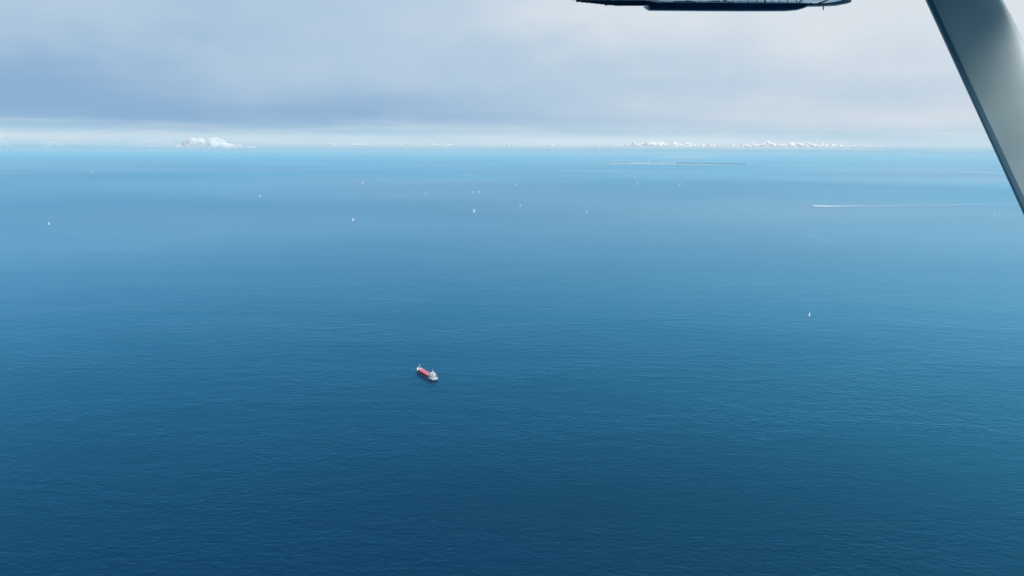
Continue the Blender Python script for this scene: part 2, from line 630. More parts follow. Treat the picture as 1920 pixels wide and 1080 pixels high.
def make_ship():
    t = empty('cargo_ship')
    L, B = 78.0, 12.6
    hb = B / 2

    def halfw(x):                     # plan form at deck, stern at -39, bow at +39
        if x > 22:
            u = (x - 22) / 17.0
            return hb * (1 - u ** 2.3) ** 0.75 if u < 1 else 0.0
        if x < -32:
            return hb * (1 - 0.16 * ((-32 - x) / 7.0) ** 2)
        return hb
    st = [-39, -37.5, -35, -32, -25, -10, 5, 15, 22, 26, 29, 32, 34.5, 36.5, 38, 38.7]

    def ring(x, top, zlow=-2.0):
        wd = max(halfw(x), 0.12)
        if x > 22:
            wl = wd * (1 - 0.45 * ((x - 22) / 17) ** 1.2)
        elif x < -30:
            wl = wd * (1 - 0.25 * ((-30 - x) / 9))
        else:
            wl = wd
        xl = x - (1.6 * max(0, (x - 30) / 9))
        return [(x, -wd, top), (x, -wd * 0.995, 1.6), (xl, -wl, 0.0), (xl, -wl * 0.9, zlow),
                (xl, wl * 0.9, zlow), (xl, wl, 0.0), (x, wd * 0.995, 1.6), (x, wd, top)]

    def top(x):
        return 4.4 + (0.9 * max(0, (x - 18) / 21)) + (0.5 * max(0, (-28 - x) / 11))
    hull = obj('hull', loft(BM(), [ring(x, top(x)) for x in st]), M['navy_hull'], t)
    # boot topping line
    bmx = BM()
    loft(bmx, [[(p[0], p[1] * 1.004 + (0.02 if p[1] > 0 else -0.02), z) for p, z in
                ((ring(x, 4)[2], -0.2), (ring(x, 4)[2], 0.55))] for x in st[:-1]], closed=False)
    loft(bmx, [[(p[0], p[1] * 1.004 + 0.02, z) for p, z in
                ((ring(x, 4)[5], -0.2), (ring(x, 4)[5], 0.55))] for x in st[:-1]], closed=False)
    obj('boot_topping', bmx, M['red_boot'], hull)
    for s_ in (-1, 1):
        bmx = BM()
        loft(bmx, [[(x, s_ * (halfw(x) + 0.03), 2.3), (x, s_ * (halfw(x) + 0.03), 4.35), (x, s_ * (halfw(x) - 0.05), 4.35), (x, s_ * (halfw(x) - 0.05), 2.3)]
                   for x in st if -25 <= x <= 34.5])
        obj('sheer_strake', bmx, M['coaming'], hull)
    # decks
    deck = [(x, -halfw(x) + 0.25) for x in st if -25 <= x <= 29] + [(x, halfw(x) - 0.25) for x in reversed(st) if -25 <= x <= 29]
    obj('main_deck', prism(BM(), deck, 4.0, 4.55), M['deck_red'], t)

    # bulwarks round forecastle and stern
    def bulwark(xs_, z0, z1, th=0.25):
        b = BM()
        for s in (-1, 1):
            loft(b, [[(x, s * (halfw(x) + 0.06), z0(x)), (x, s * (halfw(x) + 0.10), z1(x)),
                      (x - (0.2 if x > 30 else 0), s * max(0.02, halfw(x) - th), z1(x)),
                      (x - (0.2 if x > 30 else 0), s * max(0.02, halfw(x) - th), z0(x))] for x in xs_])
        return b
    fx = [27.6, 28.6, 30, 32, 34, 35.5, 36.8, 37.8, 38.5, 38.75]
    obj('forecastle', bulwark(fx, lambda x: 4.2, lambda x: 7.5 + 0.055 * (x - 24)), M['white'], t)
    fdeck = [(x, -halfw(x) + 0.3) for x in fx] + [(x, halfw(x) - 0.3) for x in reversed(fx)]
    obj('forecastle_deck', prism(BM(), fdeck, 4.3, 6.9), M['cream'], t)
    b = BM(); box(b, (27.4, 0, 5.8), (0.35, 10.0, 2.6))
    obj('breakwater', b, M['white'], t)
    b = BM()
    rod(b, (33.2, -1.6, 7.6), (33.2, 1.6, 7.6), 0.55, n=10)
    box(b, (33.2, 0, 7.3), (1.2, 3.6, 0.7))
    obj('windlass', b, M['steel'], t)
    for s in (-1, 1):
        b = BM()
        rod(b, (29.2, s * 3.6, 6.9), (29.2, s * 3.6, 9.0), 0.6, n=10)
        rod(b, (29.2, s * 3.6, 9.0), (29.2, s * 3.6, 9.7), 0.95, 0.55, n=10)
        obj('ventilator', b, M['white'], t)
    b = BM()
    rod(b, (30.0, 0, 6.9), (30.0, 0, 14.0), 0.50, 0.40, n=10)
    rod(b, (30.0, 0, 14.0), (30.0, 0, 17.2), 0.30, 0.18, n=8)
    box(b, (30.0, 0, 13.2), (0.8, 2.4, 0.35))
    box(b, (30.4, 0, 14.6), (0.6, 0.7, 0.6))
    fm = obj('foremast', b, M['white'], t)
    b = BM()
    for s in (-1, 1):
        rod(b, (30.0, 0, 14.0), (28.0, s * 3.9, 7.0), 0.05, n=4)
    obj('stay_wire', b, M['steel'], fm)
    b = BM(); box(b, (38.0, 0, 9.3), (0.35, 0.35, 3.6)); obj('jackstaff', b, M['white'], t)

    # hold: coaming and pontoon covers
    b = BM(); box(b, (1.7, 0, 6.0), (47.4, 10.3, 3.0))
    obj('hatch_coaming', b, M['coaming'], t)
    b = BM()
    for i in range(21):
        for s in (-1, 1):
            box(b, (-20.6 + i * 2.2, s * 5.30, 5.8), (0.25, 0.28, 2.5))
    obj('coaming_stays', b, M['coaming'], t)['kind'] = 'stuff'
    n = 9
    pl_ = 47.0 / n
    me = None
    for i in range(n):
        x = 1.7 - 23.5 + pl_ * (i + 0.5)
        if me is None:
            b = BM()
            sec = [(-5.35, 0), (-5.35, 0.55), (-5.1, 0.72), (-2.5, 0.86), (0, 0.92), (2.5, 0.86), (5.1, 0.72), (5.35, 0.55), (5.35, 0)]
            loft(b, [[(xx, y, z) for y, z in sec] for xx in (-pl_ / 2 + 0.13, pl_ / 2 - 0.13)])
            c = obj('hatch_cover', b, M['hatch_red'], t)
            me = c.data
        else:
            c = bpy.data.objects.new('hatch_cover', me)
            COL.objects.link(c)
            c.parent = t
        c.location = (x, 0, 7.51 + (0.05 if i % 2 else 0.0))
    b = BM()
    for i in range(n - 1):
        box(b, (1.7 - 23.5 + pl_ * (i + 1), 0, 7.75), (0.22, 10.2, 0.4))
    obj('hatch_joint_seals', b, M['coaming'], t)['kind'] = 'stuff'

    # aft: poop, deckhouse, bridge
    px_ = [-38.9, -37.5, -35, -32, -28, -25]
    poop = [(x, -halfw(x) + 0.3) for x in px_] + [(x, halfw(x) - 0.3) for x in reversed(px_)]
    obj('poop_deck', prism(BM(), poop, 4.3, 6.0), M['deck_grey'], t)
    obj('stern_bulwark', bulwark([-39.0, -37.5, -35, -32, -28, -24, -20], lambda x: 4.3,
                                 lambda x: 6.9 if x < -26 else 6.9 - (x + 26) / 6 * 1.6), M['white'], t)
    b = BM(); box(b, (-39.05, 0, 5.75), (0.3, B * 0.84, 2.3)); obj('transom_bulwark', b, M['white'], t)
    h1 = BM(); box(h1, (-28.8, 0, 7.6), (10.0, 10.4, 3.1), bevel=0.2)
    d1 = obj('deckhouse', h1, M['white'], t)
    h2 = BM(); box(h2, (-28.2, 0, 10.5), (7.6, 8.6, 2.6), bevel=0.15)
    d2 = obj('accommodation_block', h2, M['white'], t)
    b = BM(); box(b, (-28.9, 0, 9.23), (11.0, 11.4, 0.16)); obj('boat_deck', b, M['deck_grey'], t)
    b = BM(); box(b, (-27.9, 0, 11.88), (7.6, 10.8, 0.16)); obj('bridge_deck', b, M['cream'], t)
    h3 = BM(); box(h3, (-27.2, 0, 13.2), (5.0, 7.6, 2.5), taper=0.95, bevel=0.12)
    br_ = obj('wheelhouse', h3, M['white'], t)
    b = BM(); box(b, (-27.3, 0, 14.62), (5.6, 8.2, 0.3), bevel=0.06); obj('wheelhouse_roof', b, M['white'], br_)
    wm = None
    for i in range(8):
        y = -3.15 + i * 0.90
        if wm is None:
            b = BM(); box(b, (0, 0, 0), (0.16, 0.7, 0.95))
            wn = obj('window', b, M['glass'], br_); wm = wn.data
        else:
            wn = bpy.data.objects.new('window', wm); COL.objects.link(wn); wn.parent = br_
        wn.location = (-24.76, y, 13.5)
    for i in range(5):
        wn = bpy.data.objects.new('window', wm); COL.objects.link(wn); wn.parent = br_
        wn.location = (-29.64, -2.8 + i * 1.4, 13.5)
    pm = None
    for dk, xw, zw, yy in ((d1, -33.82, 7.9, (-4.2, -2.5, 2.5, 4.2)), (d2, -32.02, 10.6, (-3.2, -1.6, 0.0, 1.6, 3.2))):
        for y in yy:
            if pm is None:
                b = BM(); box(b, (0, 0, 0), (0.08, 0.75, 0.75))
                wn = obj('window', b, M['glass'], dk); pm = wn.data
            else:
                wn = bpy.data.objects.new('window', pm); COL.objects.link(wn); wn.parent = dk
            wn.location = (xw, y, zw)
    b = BM(); box(b, (-33.83, 0, 7.3), (0.1, 1.0, 2.0)); obj('door', b, M['steel'], d1)
    for s in (-1, 1):
        b = BM(); box(b, (-25.6, s * 4.7, 12.5), (1.8, 1.8, 1.0), bevel=0.08)
        obj('bridge_wing', b, M['white'], t)
        b = BM(); rod(b, (-33.6, s * 4.6, 9.3), (-33.6, s * 4.6, 10.6), 0.35, n=8); obj('liferaft_canister', b, M['white'], t)
    b = BM()
    box(b, (-33.1, 1.6, 11.4), (1.8, 1.8, 4.2), taper=0.85, bevel=0.2)
    fu = obj('funnel', b, M['white'], t)
    b = BM(); box(b, (-33.1, 1.6, 13.1), (1.64, 1.64, 0.7)); obj('funnel_cap', b, M['black'], fu)
    b = BM()
    for dx_ in (-0.4, 0.4):
        rod(b, (-33.1 + dx_, 1.6, 13.4), (-33.2 + dx_, 1.6, 14.3), 0.22, n=8)
    obj('exhaust_pipe', b, M['black'], fu)
    b = BM()
    rod(b, (-28.6, 0, 14.7), (-28.6, 0, 20.0), 0.42, 0.28, n=8)
    rod(b, (-28.6, 0, 20.0), (-28.6, 0, 22.8), 0.18, 0.10, n=6)
    box(b, (-28.6, 0, 18.2), (0.5, 3.2, 0.25))
    mm = obj('radar_mast', b, M['white'], t)
    b = BM(); box(b, (-27.9, 0, 17.4), (0.35, 2.4, 0.3)); obj('radar_scanner', b, M['white'], mm)
    # free-fall style boat on its cradle at the side
    b = BM()
    prof = [(-2.6, 0.35), (-2.0, 0.9), (0, 1.15), (2.0, 0.9), (2.7, 0.3)]
    loft(b, [[(-31.5 + x, -4.6 + r * math.cos(a) * 0.75, 10.4 + r * math.sin(a) * 0.75) for a in [k * math.pi / 4 for k in range(8)]] for x, r in prof])
    lb = obj('lifeboat', b, M['orange'], t, smooth=True)
    for x in (-33.2, -29.8):
        b = BM()
        rod(b, (x, -5.7, 9.3), (x, -5.4, 12.0), 0.14, n=6)
        rod(b, (x, -5.4, 12.0), (x, -4.7, 12.3), 0.12, n=6)
        obj('davit', b, M['white'], lb)
    b = BM()
    for y0 in (-5.6, 5.6):
        for z in (9.9, 10.3):
            rod(b, (-34.3, y0, z), (-23.5, y0, z), 0.05, n=4)
        for k in range(9):
            x = -34.3 + k * 1.35
            rod(b, (x, y0, 9.3), (x, y0, 10.3), 0.05, n=4)
    for z in (9.9, 10.3):
        rod(b, (-34.3, -5.6, z), (-34.3, 5.6, z), 0.05, n=4)
    obj('guard_rail', b, M['white'], t)
    b = BM()
    rod(b, (-37.0, -2.2, 6.5), (-37.0, 2.2, 6.5), 0.5, n=8)
    obj('mooring_winch', b, M['steel'], t)
    b = BM(); rod(b, (-38.8, 0, 6.9), (-39.8, 0, 9.8), 0.07, n=6); obj('ensign_staff', b, M['white'], t)
    return t


ship = make_ship()
p_bow = on_sea(783.5, 697)
p_stern = on_sea(816, 716.5)
mid = (p_bow + p_stern) / 2
dv = p_bow - p_stern
ship.location = (mid.x, mid.y, 0)
ship.rotation_euler = (0, 0, math.atan2(dv.y, dv.x))
k = dv.length / 78.0
ship.scale = (k, k, k)
tag(ship, 'cargo ship with long red hatch covers, dark hull and white bridge aft', 'cargo ship')

# ------------------------------------------------------------------ yachts and boats


def hull_bm(L, B, F):
    """yacht hull: pointed bow at +x, flat transom"""
    b = BM()
    rings = []
    for u in (0, 0.08, 0.25, 0.5, 0.72, 0.88, 0.97, 1.0):
        x = -L / 2 + L * u
        wd = B / 2 * (0.78 + 0.22 * min(1, u / 0.35)) if u < 0.35 else B / 2 * max(0.03, (1 - ((u - 0.35) / 0.65) ** 2.2))
        sh = F * (1 + 0.25 * abs(u - 0.4))
        rings.append([(x, -wd, sh), (x, -wd * 0.85, 0.0), (x, -wd * 0.4, -0.4), (x, wd * 0.4, -0.4), (x, wd * 0.85, 0.0), (x, wd, sh)])
    return loft(b, rings)


def sail_bm(p0, p1, p2, belly, n=6, th=0.04):
    """triangular cloth with belly: p0 tack, p1 clew, p2 head"""
    p0, p1, p2 = Vector(p0), Vector(p1), Vector(p2)
    nrm = (p1 - p0).cross(p2 - p0).normalized()
    b = BM()
    sides = []
    for off in (-th / 2, th / 2):
        rows = []
        for j in range(n + 1):
            v = j / n
            row = []
            for i in range(n + 1):
                u = i / n
                a = p0.lerp(p2, v); c = p1.lerp(p2, v)
                q = a.lerp(c, u)
                q += nrm * (belly * 4 * u * (1 - u) * (1 - v) ** 0.5 * (0.3 + v) + off)
                row.append(b.verts.new(q))
            rows.append(row)
        sides.append(rows)
    for k_, rows in enumerate(sides):
        for j in range(n):
            for i in range(n):
                f = (rows[j][i], rows[j][i + 1], rows[j + 1][i + 1], rows[j + 1][i])
                b.faces.new(f if k_ else f[::-1])
    A, C = sides
    for j in range(n):
        b.faces.new((A[j][0], C[j][0], C[j + 1][0], A[j + 1][0]))
        b.faces.new((A[j][n], A[j + 1][n], C[j + 1][n], C[j][n]))
    for i in range(n):
        b.faces.new((A[0][i], A[0][i + 1], C[0][i + 1], C[0][i]))
    bmesh.ops.remove_doubles(b, verts=b.verts[:], dist=0.001)
    return b


def make_sailboat(dark=False):
    t = empty('sailboat')
    h = obj('hull', hull_bm(11.5, 3.5, 1.15), M['gel_dark'] if dark else M['gel_white'], t)
    b = BM(); prism(b, [(-5.5, -1.25), (-1, -1.55), (2.5, -1.15), (5.0, -0.25), (5.0, 0.25), (2.5, 1.15), (-1, 1.55), (-5.5, 1.25)], 1.05, 1.32)
    obj('deck', b, M['teak'], t)
    b = BM(); box(b, (0.4, 0, 1.62), (4.6, 1.9, 0.6), taper=0.8, bevel=0.08); obj('cabin', b, M['gel_white'], t)
    b = BM(); rod(b, (1.1, 0, 1.2), (1.1, 0, 16.2), 0.12, 0.07, n=8); obj('mast', b, M['steel'], t)
    b = BM(); rod(b, (1.0, 0, 2.6), (-4.0, 0.9, 2.7), 0.08, n=6); obj('boom', b, M['steel'], t)
    obj('mainsail', sail_bm((0.9, 0, 2.8), (-4.1, 0.9, 2.8), (0.95, 0.05, 16.0), 0.45), M['sail'], t, smooth=True)
    obj('jib', sail_bm((5.4, 0, 1.6), (0.2, 0.9, 2.1), (1.3, 0.05, 14.6), 0.5), M['sail'], t, smooth=True)
    return t


def make_motorboat():
    t = empty('motor_cruiser')
    obj('hull', hull_bm(15, 4.4, 1.6), M['gel_white'], t)
    b = BM(); prism(b, [(-7, -1.6), (0, -1.95), (4, -1.4), (6.6, -0.3), (6.6, 0.3), (4, 1.4), (0, 1.95), (-7, 1.6)], 1.4, 1.85)
    obj('deck', b, M['gel_white'], t)
    b = BM(); box(b, (-0.6, 0, 2.75), (7.0, 3.1, 1.9), taper=0.82, bevel=0.15); c = obj('cabin', b, M['gel_white'], t)
    b = BM(); box(b, (-0.6, 0, 2.85), (6.7, 3.02, 0.6), taper=0.93); obj('window', b, M['glass'], c)
    b = BM(); box(b, (-1.4, 0, 4.2), (3.4, 2.5, 1.0), taper=0.85, bevel=0.1); obj('flybridge', b, M['gel_white'], t)
    b = BM(); rod(b, (-2.4, 0, 4.6), (-2.9, 0, 6.6), 0.12, 0.06, n=6); obj('radar_arch', b, M['gel_white'], t)
    return t


def make_ferry():
    t = empty('passenger_ferry')
    obj('hull', hull_bm(62, 12, 4.2), M['gel_white'], t)
    b = BM(); box(b, (-4, 0, 6.2), (46, 10.6, 3.4), bevel=0.3); d = obj('passenger_deck', b, M['white'], t)
    for s in (-1, 1):
        for i in range(10):
            b = BM(); box(b, (-23 + i * 4.2, s * 5.31, 6.4), (2.8, 0.1, 1.1)); obj('window', b, M['glass'], d)
    b = BM(); box(b, (-6, 0, 9.2), (32, 9.4, 2.8), bevel=0.3); obj('sun_deck', b, M['white'], t)
    b = BM(); box(b, (8, 0, 12.0), (8, 8, 2.8), taper=0.9, bevel=0.2); c = obj('wheelhouse', b, M['white'], t)
    b = BM(); box(b, (8.1, 0, 12.3), (7.9, 7.7, 0.9), taper=0.97); obj('window', b, M['glass'], c)
    b = BM(); box(b, (-14, 0, 12.6), (4, 3, 4), taper=0.8, bevel=0.2); obj('funnel', b, M['blue_stripe'], t)
    b = BM(); rod(b, (5, 0, 13.2), (5, 0, 20), 0.3, 0.15, n=6); obj('mast', b, M['white'], t)
    return t


sail_white = make_sailboat()
sail_dark = make_sailboat(True)
motor = make_motorboat()
ferry = make_ferry()
used = set()


def place(proto, px, py, size, rz, label, cat, group=None, heel=0.0):
    if proto.name in used:
        o = copy_tree(proto)
    else:
        o = proto
        used.add(proto.name)
    p = on_sea(px, py)
    if proto in (sail_white, motor) and py < 415:
        size *= 1.2 if py > 350 else 1.5
    o.location = (p.x, p.y, 0)
    o.rotation_euler = (R(heel), 0, R(rz))
    o.scale = (size,) * 3
    tag(o, label, cat, group)
    return o


SB = 'sailing boats scattered over the open sea'
G_ISL = 'boats lying off the far island'
for (px, py, s, rz, label, dark) in [
    (1517, 594.5, 0.95, 205, 'dark hulled sailboat with tall white sail, nearest yacht, alone on the right', True),
    (889, 398, 1.35, 20, 'white sailboat, lower of the two below the white ferry', False),
    (897.5, 362, 1.45, 80, 'tall white sailboat, upper of the two below the white ferry', False),
    (888, 361.5, 0.95, 70, 'small faint sailboat close beside the left of a taller sailboat', False),
    (975.5, 387, 1.15, 30, 'white sailboat to the right of the two below the ferry', False),
    (1100, 399, 0.95, 150, 'little white sailboat alone in mid sea, below and left of the island', False),
    (662, 414, 1.0, 15, 'white sailboat lowest of those left of centre, above the ship', False),
    (680, 345, 1.40, 100, 'white sailboat above the lowest left-centre sailboat, left of the motor cruiser', False),
    (967, 348.5, 1.15, 90, 'small sailboat up and right of the two below the ferry', False),
    (488, 369.5, 1.15, 160, 'lone white sailboat under the right side of the cumulus cloud', False),
    (174, 323.5, 1.60, 120, 'white sailboat left of the cumulus cloud, under the faint cloud tuft', False),
    (16, 315, 1.30, 60, 'tiny white sailboat at the far left edge near the horizon', False),
    (294, 310, 1.30, 60, 'tiny pale sailboat close under the horizon left of the cumulus', False),
    (92, 421, 0.9, 130, 'white sailboat lowest on the far left of the sea', False),
    (1864, 404.5, 1.25, 95, 'white sailboat near the wing strut under the end of the wake', False),
    (1195, 346, 1.30, 90, 'white sailboat below the left half of the island, nearest to us there', False),
    (1419, 342.5, 1.10, 90, 'faint sailboat alone on blue water right of the island', False),
    (707, 328.5, 1.40, 90, 'faint sailboat high up left of the white ferry', False),
    (761, 343.5, 0.85, 90, 'very faint sailboat left of and above the motor cruiser', False),
    (1051, 310.5, 1.60, 90, 'white sailboat left of the island, level with its shore', False),
]:
    place(sail_dark if dark else sail_white, px, py, s, 42 + (rz % 30 - 15) + (180 if rz > 90 else 0), label, 'sailboat', SB, heel=random.uniform(-8, 8))
for (px, py, s, rz) in [(1273, 349, 1.0, 80), (1275.5, 345.5, 1.05, 100), (1181, 330.5, 1.35, 80), (1187, 328, 1.1, 95),
                        (1199, 329, 1.1, 110), (1288, 325, 1.2, 80), (1314, 323, 1.35, 100)]:
    place(sail_white, px, py, s, rz - 45, 'tiny distant white sailboat in the loose group below the island', 'sailboat', G_ISL)
place(motor, 799, 363.5, 1.9, 190, 'white motor cruiser in mid sea left of the sailboats', 'motorboat')
place(ferry, 879.5, 328, 1.0, 178, 'white passenger ferry with short wake high on the sea', 'ferry')
place(motor, 873.5, 329.5, 2.1, 185, 'small white boat just ahead of the white ferry', 'motorboat')
place(motor, 1131.5, 310.5, 3.0, 10, 'bright white boat at the left tip of the island', 'motorboat')
place(motor, 1150, 309.0, 2.2, 10, 'small white boat just right of the boat at the island tip', 'motorboat')
speed = place(motor, 1523, 386, 1.7, 182, 'white speedboat racing left with a long foam wake', 'speedboat')


# wakes -------------------------------------------------------------
def wake_material():
    m = bpy.data.materials.new('wake_foam')
    m.use_nodes = True
    nt = NT(m.node_tree)
    b = nt.n['Principled BSDF']
    b.inputs['Base Color'].default_value = (0.82, 0.85, 0.86, 1)
    b.inputs['Roughness'].default_value = 0.8
    uv = nt.add('ShaderNodeAttribute', attribute_name='foam')
    pos = nt.add('ShaderNodeNewGeometry').outputs['Position']
    nz = nt.noise(nt.mapping(pos, scale=(1 / 14, 1 / 5, 0)), 1.0, 4, 0.6)
    a = nt.math('MULTIPLY', uv.outputs['Fac'], nt.smooth(nz, 0.25, 0.7, 0.45, 1.2), clamp=True)
    nt.l.new(a, b.inputs['Alpha'])
    return m


M['wake'] = wake_material()


def wake(pix, widths, foam, label, z=0.02, spray=0.0):
    pts = [on_sea(x, y) for x, y in pix]
    bm = BM()
    lay = bm.verts.layers.float.new('foam')
    rows = []
    N = len(pts)
    for i, p in enumerate(pts):
        t = (pts[min(i + 1, N - 1)] - pts[max(i - 1, 0)]).normalized()
        nrm = Vector((-t.y, t.x, 0))
        row = []
        for u in (-1, -0.6, 0, 0.6, 1):
            v = bm.verts.new(p + nrm * u * widths[i] / 2 + Vector((0, 0, z + spray * (1 - u * u) * foam[i] ** 2)))
            v[lay] = foam[i] * (0.0 if abs(u) == 1 else 1.0)
            row.append(v)
        rows.append(row)
    for a, b in zip(rows, rows[1:]):
        for i in range(4):
            bm.faces.new((a[i], a[i + 1], b[i + 1], b[i]))
    o = obj('wake', bm, M['wake'], smooth=True)
    tag(o, label, 'wake', kind='stuff')
    return o


wx = [1524, 1530, 1540, 1550, 1565, 1585, 1610, 1650, 1700, 1760, 1830, 1925]
wy = [385.9, 386.1, 386.4, 386.4, 386.3, 386.0, 385.7, 385.2, 384.6, 384.0, 383.2, 382.2]
wake(list(zip(wx, wy)), [40, 90, 110, 100, 90, 80, 75, 70, 70, 70, 70, 70],
     [1.0, 1.0, 0.95, 0.85, 0.62, 0.46, 0.36, 0.28, 0.24, 0.22, 0.20, 0.19],
     'long straight white foam wake trailing right behind the speedboat', spray=3.0)
wake([(880, 328.1), (884, 328.1), (888, 328.1)], [30, 50, 40], [0.9, 0.6, 0.1], 'short foam wake right of the white ferry')


o = wake([(1490, 436), (1512, 440), (1535, 447), (1560, 453), (1590, 460)], [20, 60, 60, 60, 20], [0.01, 0.045, 0.03, 0.045, 0.01],
         'faint foam streak curving on the water below the speedboat wake')
o.name = 'foam_streak'

# ------------------------------------------------------------------ island
def ground_strip(name, x0, x1, yf, yb, peak, material, seed, nx=90, ny=10, base=0.6):
    """low land lying between two shorelines given by their pixel rows at the near and far edge"""
    bm = BM()
    rows = []
    for j in range(ny + 1):
        v = j / ny
        row = []
        for i in range(nx + 1):
            u = i / nx
            px = x0 + (x1 - x0) * u
            rag = 0.25 * mnoise.noise(Vector((u * 14, seed, 0.3)))
            pinch = min(1.0, 4 * u, 4 * (1 - u)) ** 0.7
            c_ = (yf(u) + yb(u)) / 2
            hw_ = (yf(u) - yb(u)) / 2 * pinch
            py = c_ + hw_ * (1 - 2 * v) + rag * (1 - v) * 0.5
            p = on_sea(px, py)
            prof = math.sin(math.pi * v) ** 0.6 if 0 < v < 1 else 0.0
            z = -0.5 + prof * (base + peak * pinch * (0.55 + 0.6 * mnoise.noise(Vector((u * 9, v * 3, seed)))))
            row.append(bm.verts.new((p.x, p.y, z)))
        rows.append(row)
    for a, b in zip(rows, rows[1:]):
        for i in range(nx):
            bm.faces.new((a[i], a[i + 1], b[i + 1], b[i]))
    return obj(name, bm, material, smooth=True)


isl = ground_strip('island', 1094, 1408, lambda u: 306.6 + 2.6 * u, lambda u: 303.8 + 3.2 * u, 5.0, M['land'], 2.0)
tag(isl, 'low flat island with woods and white buildings near the horizon', 'island', kind='structure')
sand = ground_strip('beach', 1140, 1416, lambda u: 307.4 + 2.2 * u, lambda u: 306.5 + 2.3 * u, 2.0, M['sand'], 5.0, ny=5)
tag(sand, 'pale sandy beach along the near shore of the island', 'beach', kind='structure')
islet = ground_strip('islet', 1414, 1434, lambda u: 310.0, lambda u: 309.0, 12.0, M['wood'], 9.0, nx=20, ny=5)
tag(islet, 'small dark islet off the right end of the island', 'islet', kind='structure')
coast = ground_strip('distant_coast', 1228, 1345, lambda u: 296.4, lambda u: 293.0, 26.0, M['land'], 4.0, nx=50, ny=5)
tag(coast, 'faint strip of farther low coast behind the island', 'coast', kind='structure')


def woods(x0, x1, yf, n, hgt, seed):
    rnd = random.Random(seed)
    bm = BM()
    for i in range(n):
        u = rnd.random()
        px = x0 + (x1 - x0) * u
        p = on_sea(px, yf(u) - rnd.random() * 1.1)
        r = rnd.uniform(10, 24)
        h_ = hgt * rnd.uniform(0.7, 1.2)

        def tree(d, p=p, r=r, h_=h_):
            k_ = 1 + 0.3 * mnoise.noise(d * 2 + p * 0.01)
            return Vector((p.x + d.x * r * k_ * 1.3, p.y + d.y * r * k_, max(0.0, 4 + h_ * 0.5 + d.z * h_ * 0.55 * k_)))
        ico(bm, 1, tree)
    return obj('woodland', bm, M['wood'])


wd = woods(1268, 1396, lambda u: 307.2 + 1.7 * u, 420, 26, 11)
tag(wd, 'dark strip of woods along the right half of the island', 'woodland', kind='stuff')
wd2 = woods(1120, 1268, lambda u: 305.2 + 1.2 * u, 60, 14, 12)
tag(wd2, 'thin broken woods behind the island houses on the left', 'woodland', kind='stuff')


def building(px, py, w_, d_, h_, label, roof='roof', group='houses of the island village'):
    h_ *= 2.4
    t = empty('building', on_sea(px, py))
    t.location.z = 0
    b = BM(); box(b, (0, 0, h_ / 2 + 1), (w_, d_, h_ + 2)); wl = obj('wall', b, M['wall'], t)
    b = BM()
    ov = 1.0
    e = h_ + 2.03
    loft(b, [[(x, -d_ / 2 - ov, e), (x, 0, e + d_ * 0.22), (x, d_ / 2 + ov, e)] for x in (-w_ / 2 - ov, w_ / 2 + ov)])
    obj('roof', b, M[roof], t)
    n_ = max(2, int(w_ / 12))
    wm = None
    for i in range(n_):
        x = -w_ / 2 + w_ * (i + 0.5) / n_
        if wm is None:
            b = BM(); box(b, (0, 0, 0), (3.2, 0.2, 3.0)); o = obj('window', b, M['glass'], t); wm = o.data
        else:
            o = bpy.data.objects.new('window', wm); COL.objects.link(o); o.parent = t
        o.location = (x, -d_ / 2 - 0.05, h_ * 0.55)
    tag(t, label, 'building', group)
    return t


rb = random.Random(21)
VL = 'small white house in the village row on the low island'
for (px, py, w_, h_) in [(1146, 306.0, 60, 9), (1149, 306.2, 40, 8), (1154, 306.3, 30, 7), (1163, 306.2, 40, 8), (1172, 306.4, 34, 7),
                         (1182, 306.2, 46, 12), (1186, 306.4, 50, 11), (1191, 306.3, 46, 14),
                         (1204, 306.5, 40, 9), (1209, 306.6, 44, 9), (1227, 306.6, 34, 8),
                         (1240, 306.4, 50, 14), (1243, 306.8, 60, 11), (1247, 306.4, 40, 9), (1257, 306.9, 30, 8),
                         (1286, 307.8, 36, 8)]:
    building(px, py, w_, 22, h_, VL, roof='roof' if rb.random() < 0.5 else 'roof_grey')
building(1197, 307.0, 260, 40, 12, 'long low white hall on the shore in the left half of the island', 'roof_grey')
building(1218, 305.9, 34, 30, 34, 'tall white block standing above the left half of the island', 'roof_grey')
building(1264.5, 306.8, 46, 30, 26, 'bright white block at the left end of the dark woods', 'roof_grey')
building(1311, 308.3, 36, 24, 16, 'white house alone on the beach before the dark woods', 'roof')


# ------------------------------------------------------------------ light aircraft: wing and strut of the machine we sit in
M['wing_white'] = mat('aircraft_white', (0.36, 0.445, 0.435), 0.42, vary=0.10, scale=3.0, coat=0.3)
M['wing_alloy'] = mat('bare_alloy_skin', (0.90, 0.91, 0.90), 0.20, metal=0.85, vary=0.04, scale=3.0)
M['wing_navy'] = mat('aircraft_navy', (0.010, 0.040, 0.090), 0.32, vary=0.2, scale=3.0, coat=0.15)
M['seam'] = mat('panel_gap', (0.03, 0.04, 0.05), 0.7)
plane = empty('light_aircraft', (0, 0, H))
tag(plane, 'white and navy high wing light aircraft, its wing tip and strut in view', 'aircraft')


UA, UB = 0.118, 0.150           # underside of the wing: height over the eye = UA + UB * span


def under(px, py, drop=0.0):
    """point of the wing underside seen at a pixel (relative to the eye)"""
    d = pix_dir(px, py)
    t = (UA - drop) / (d.z - UB * d.y)
    return d * t


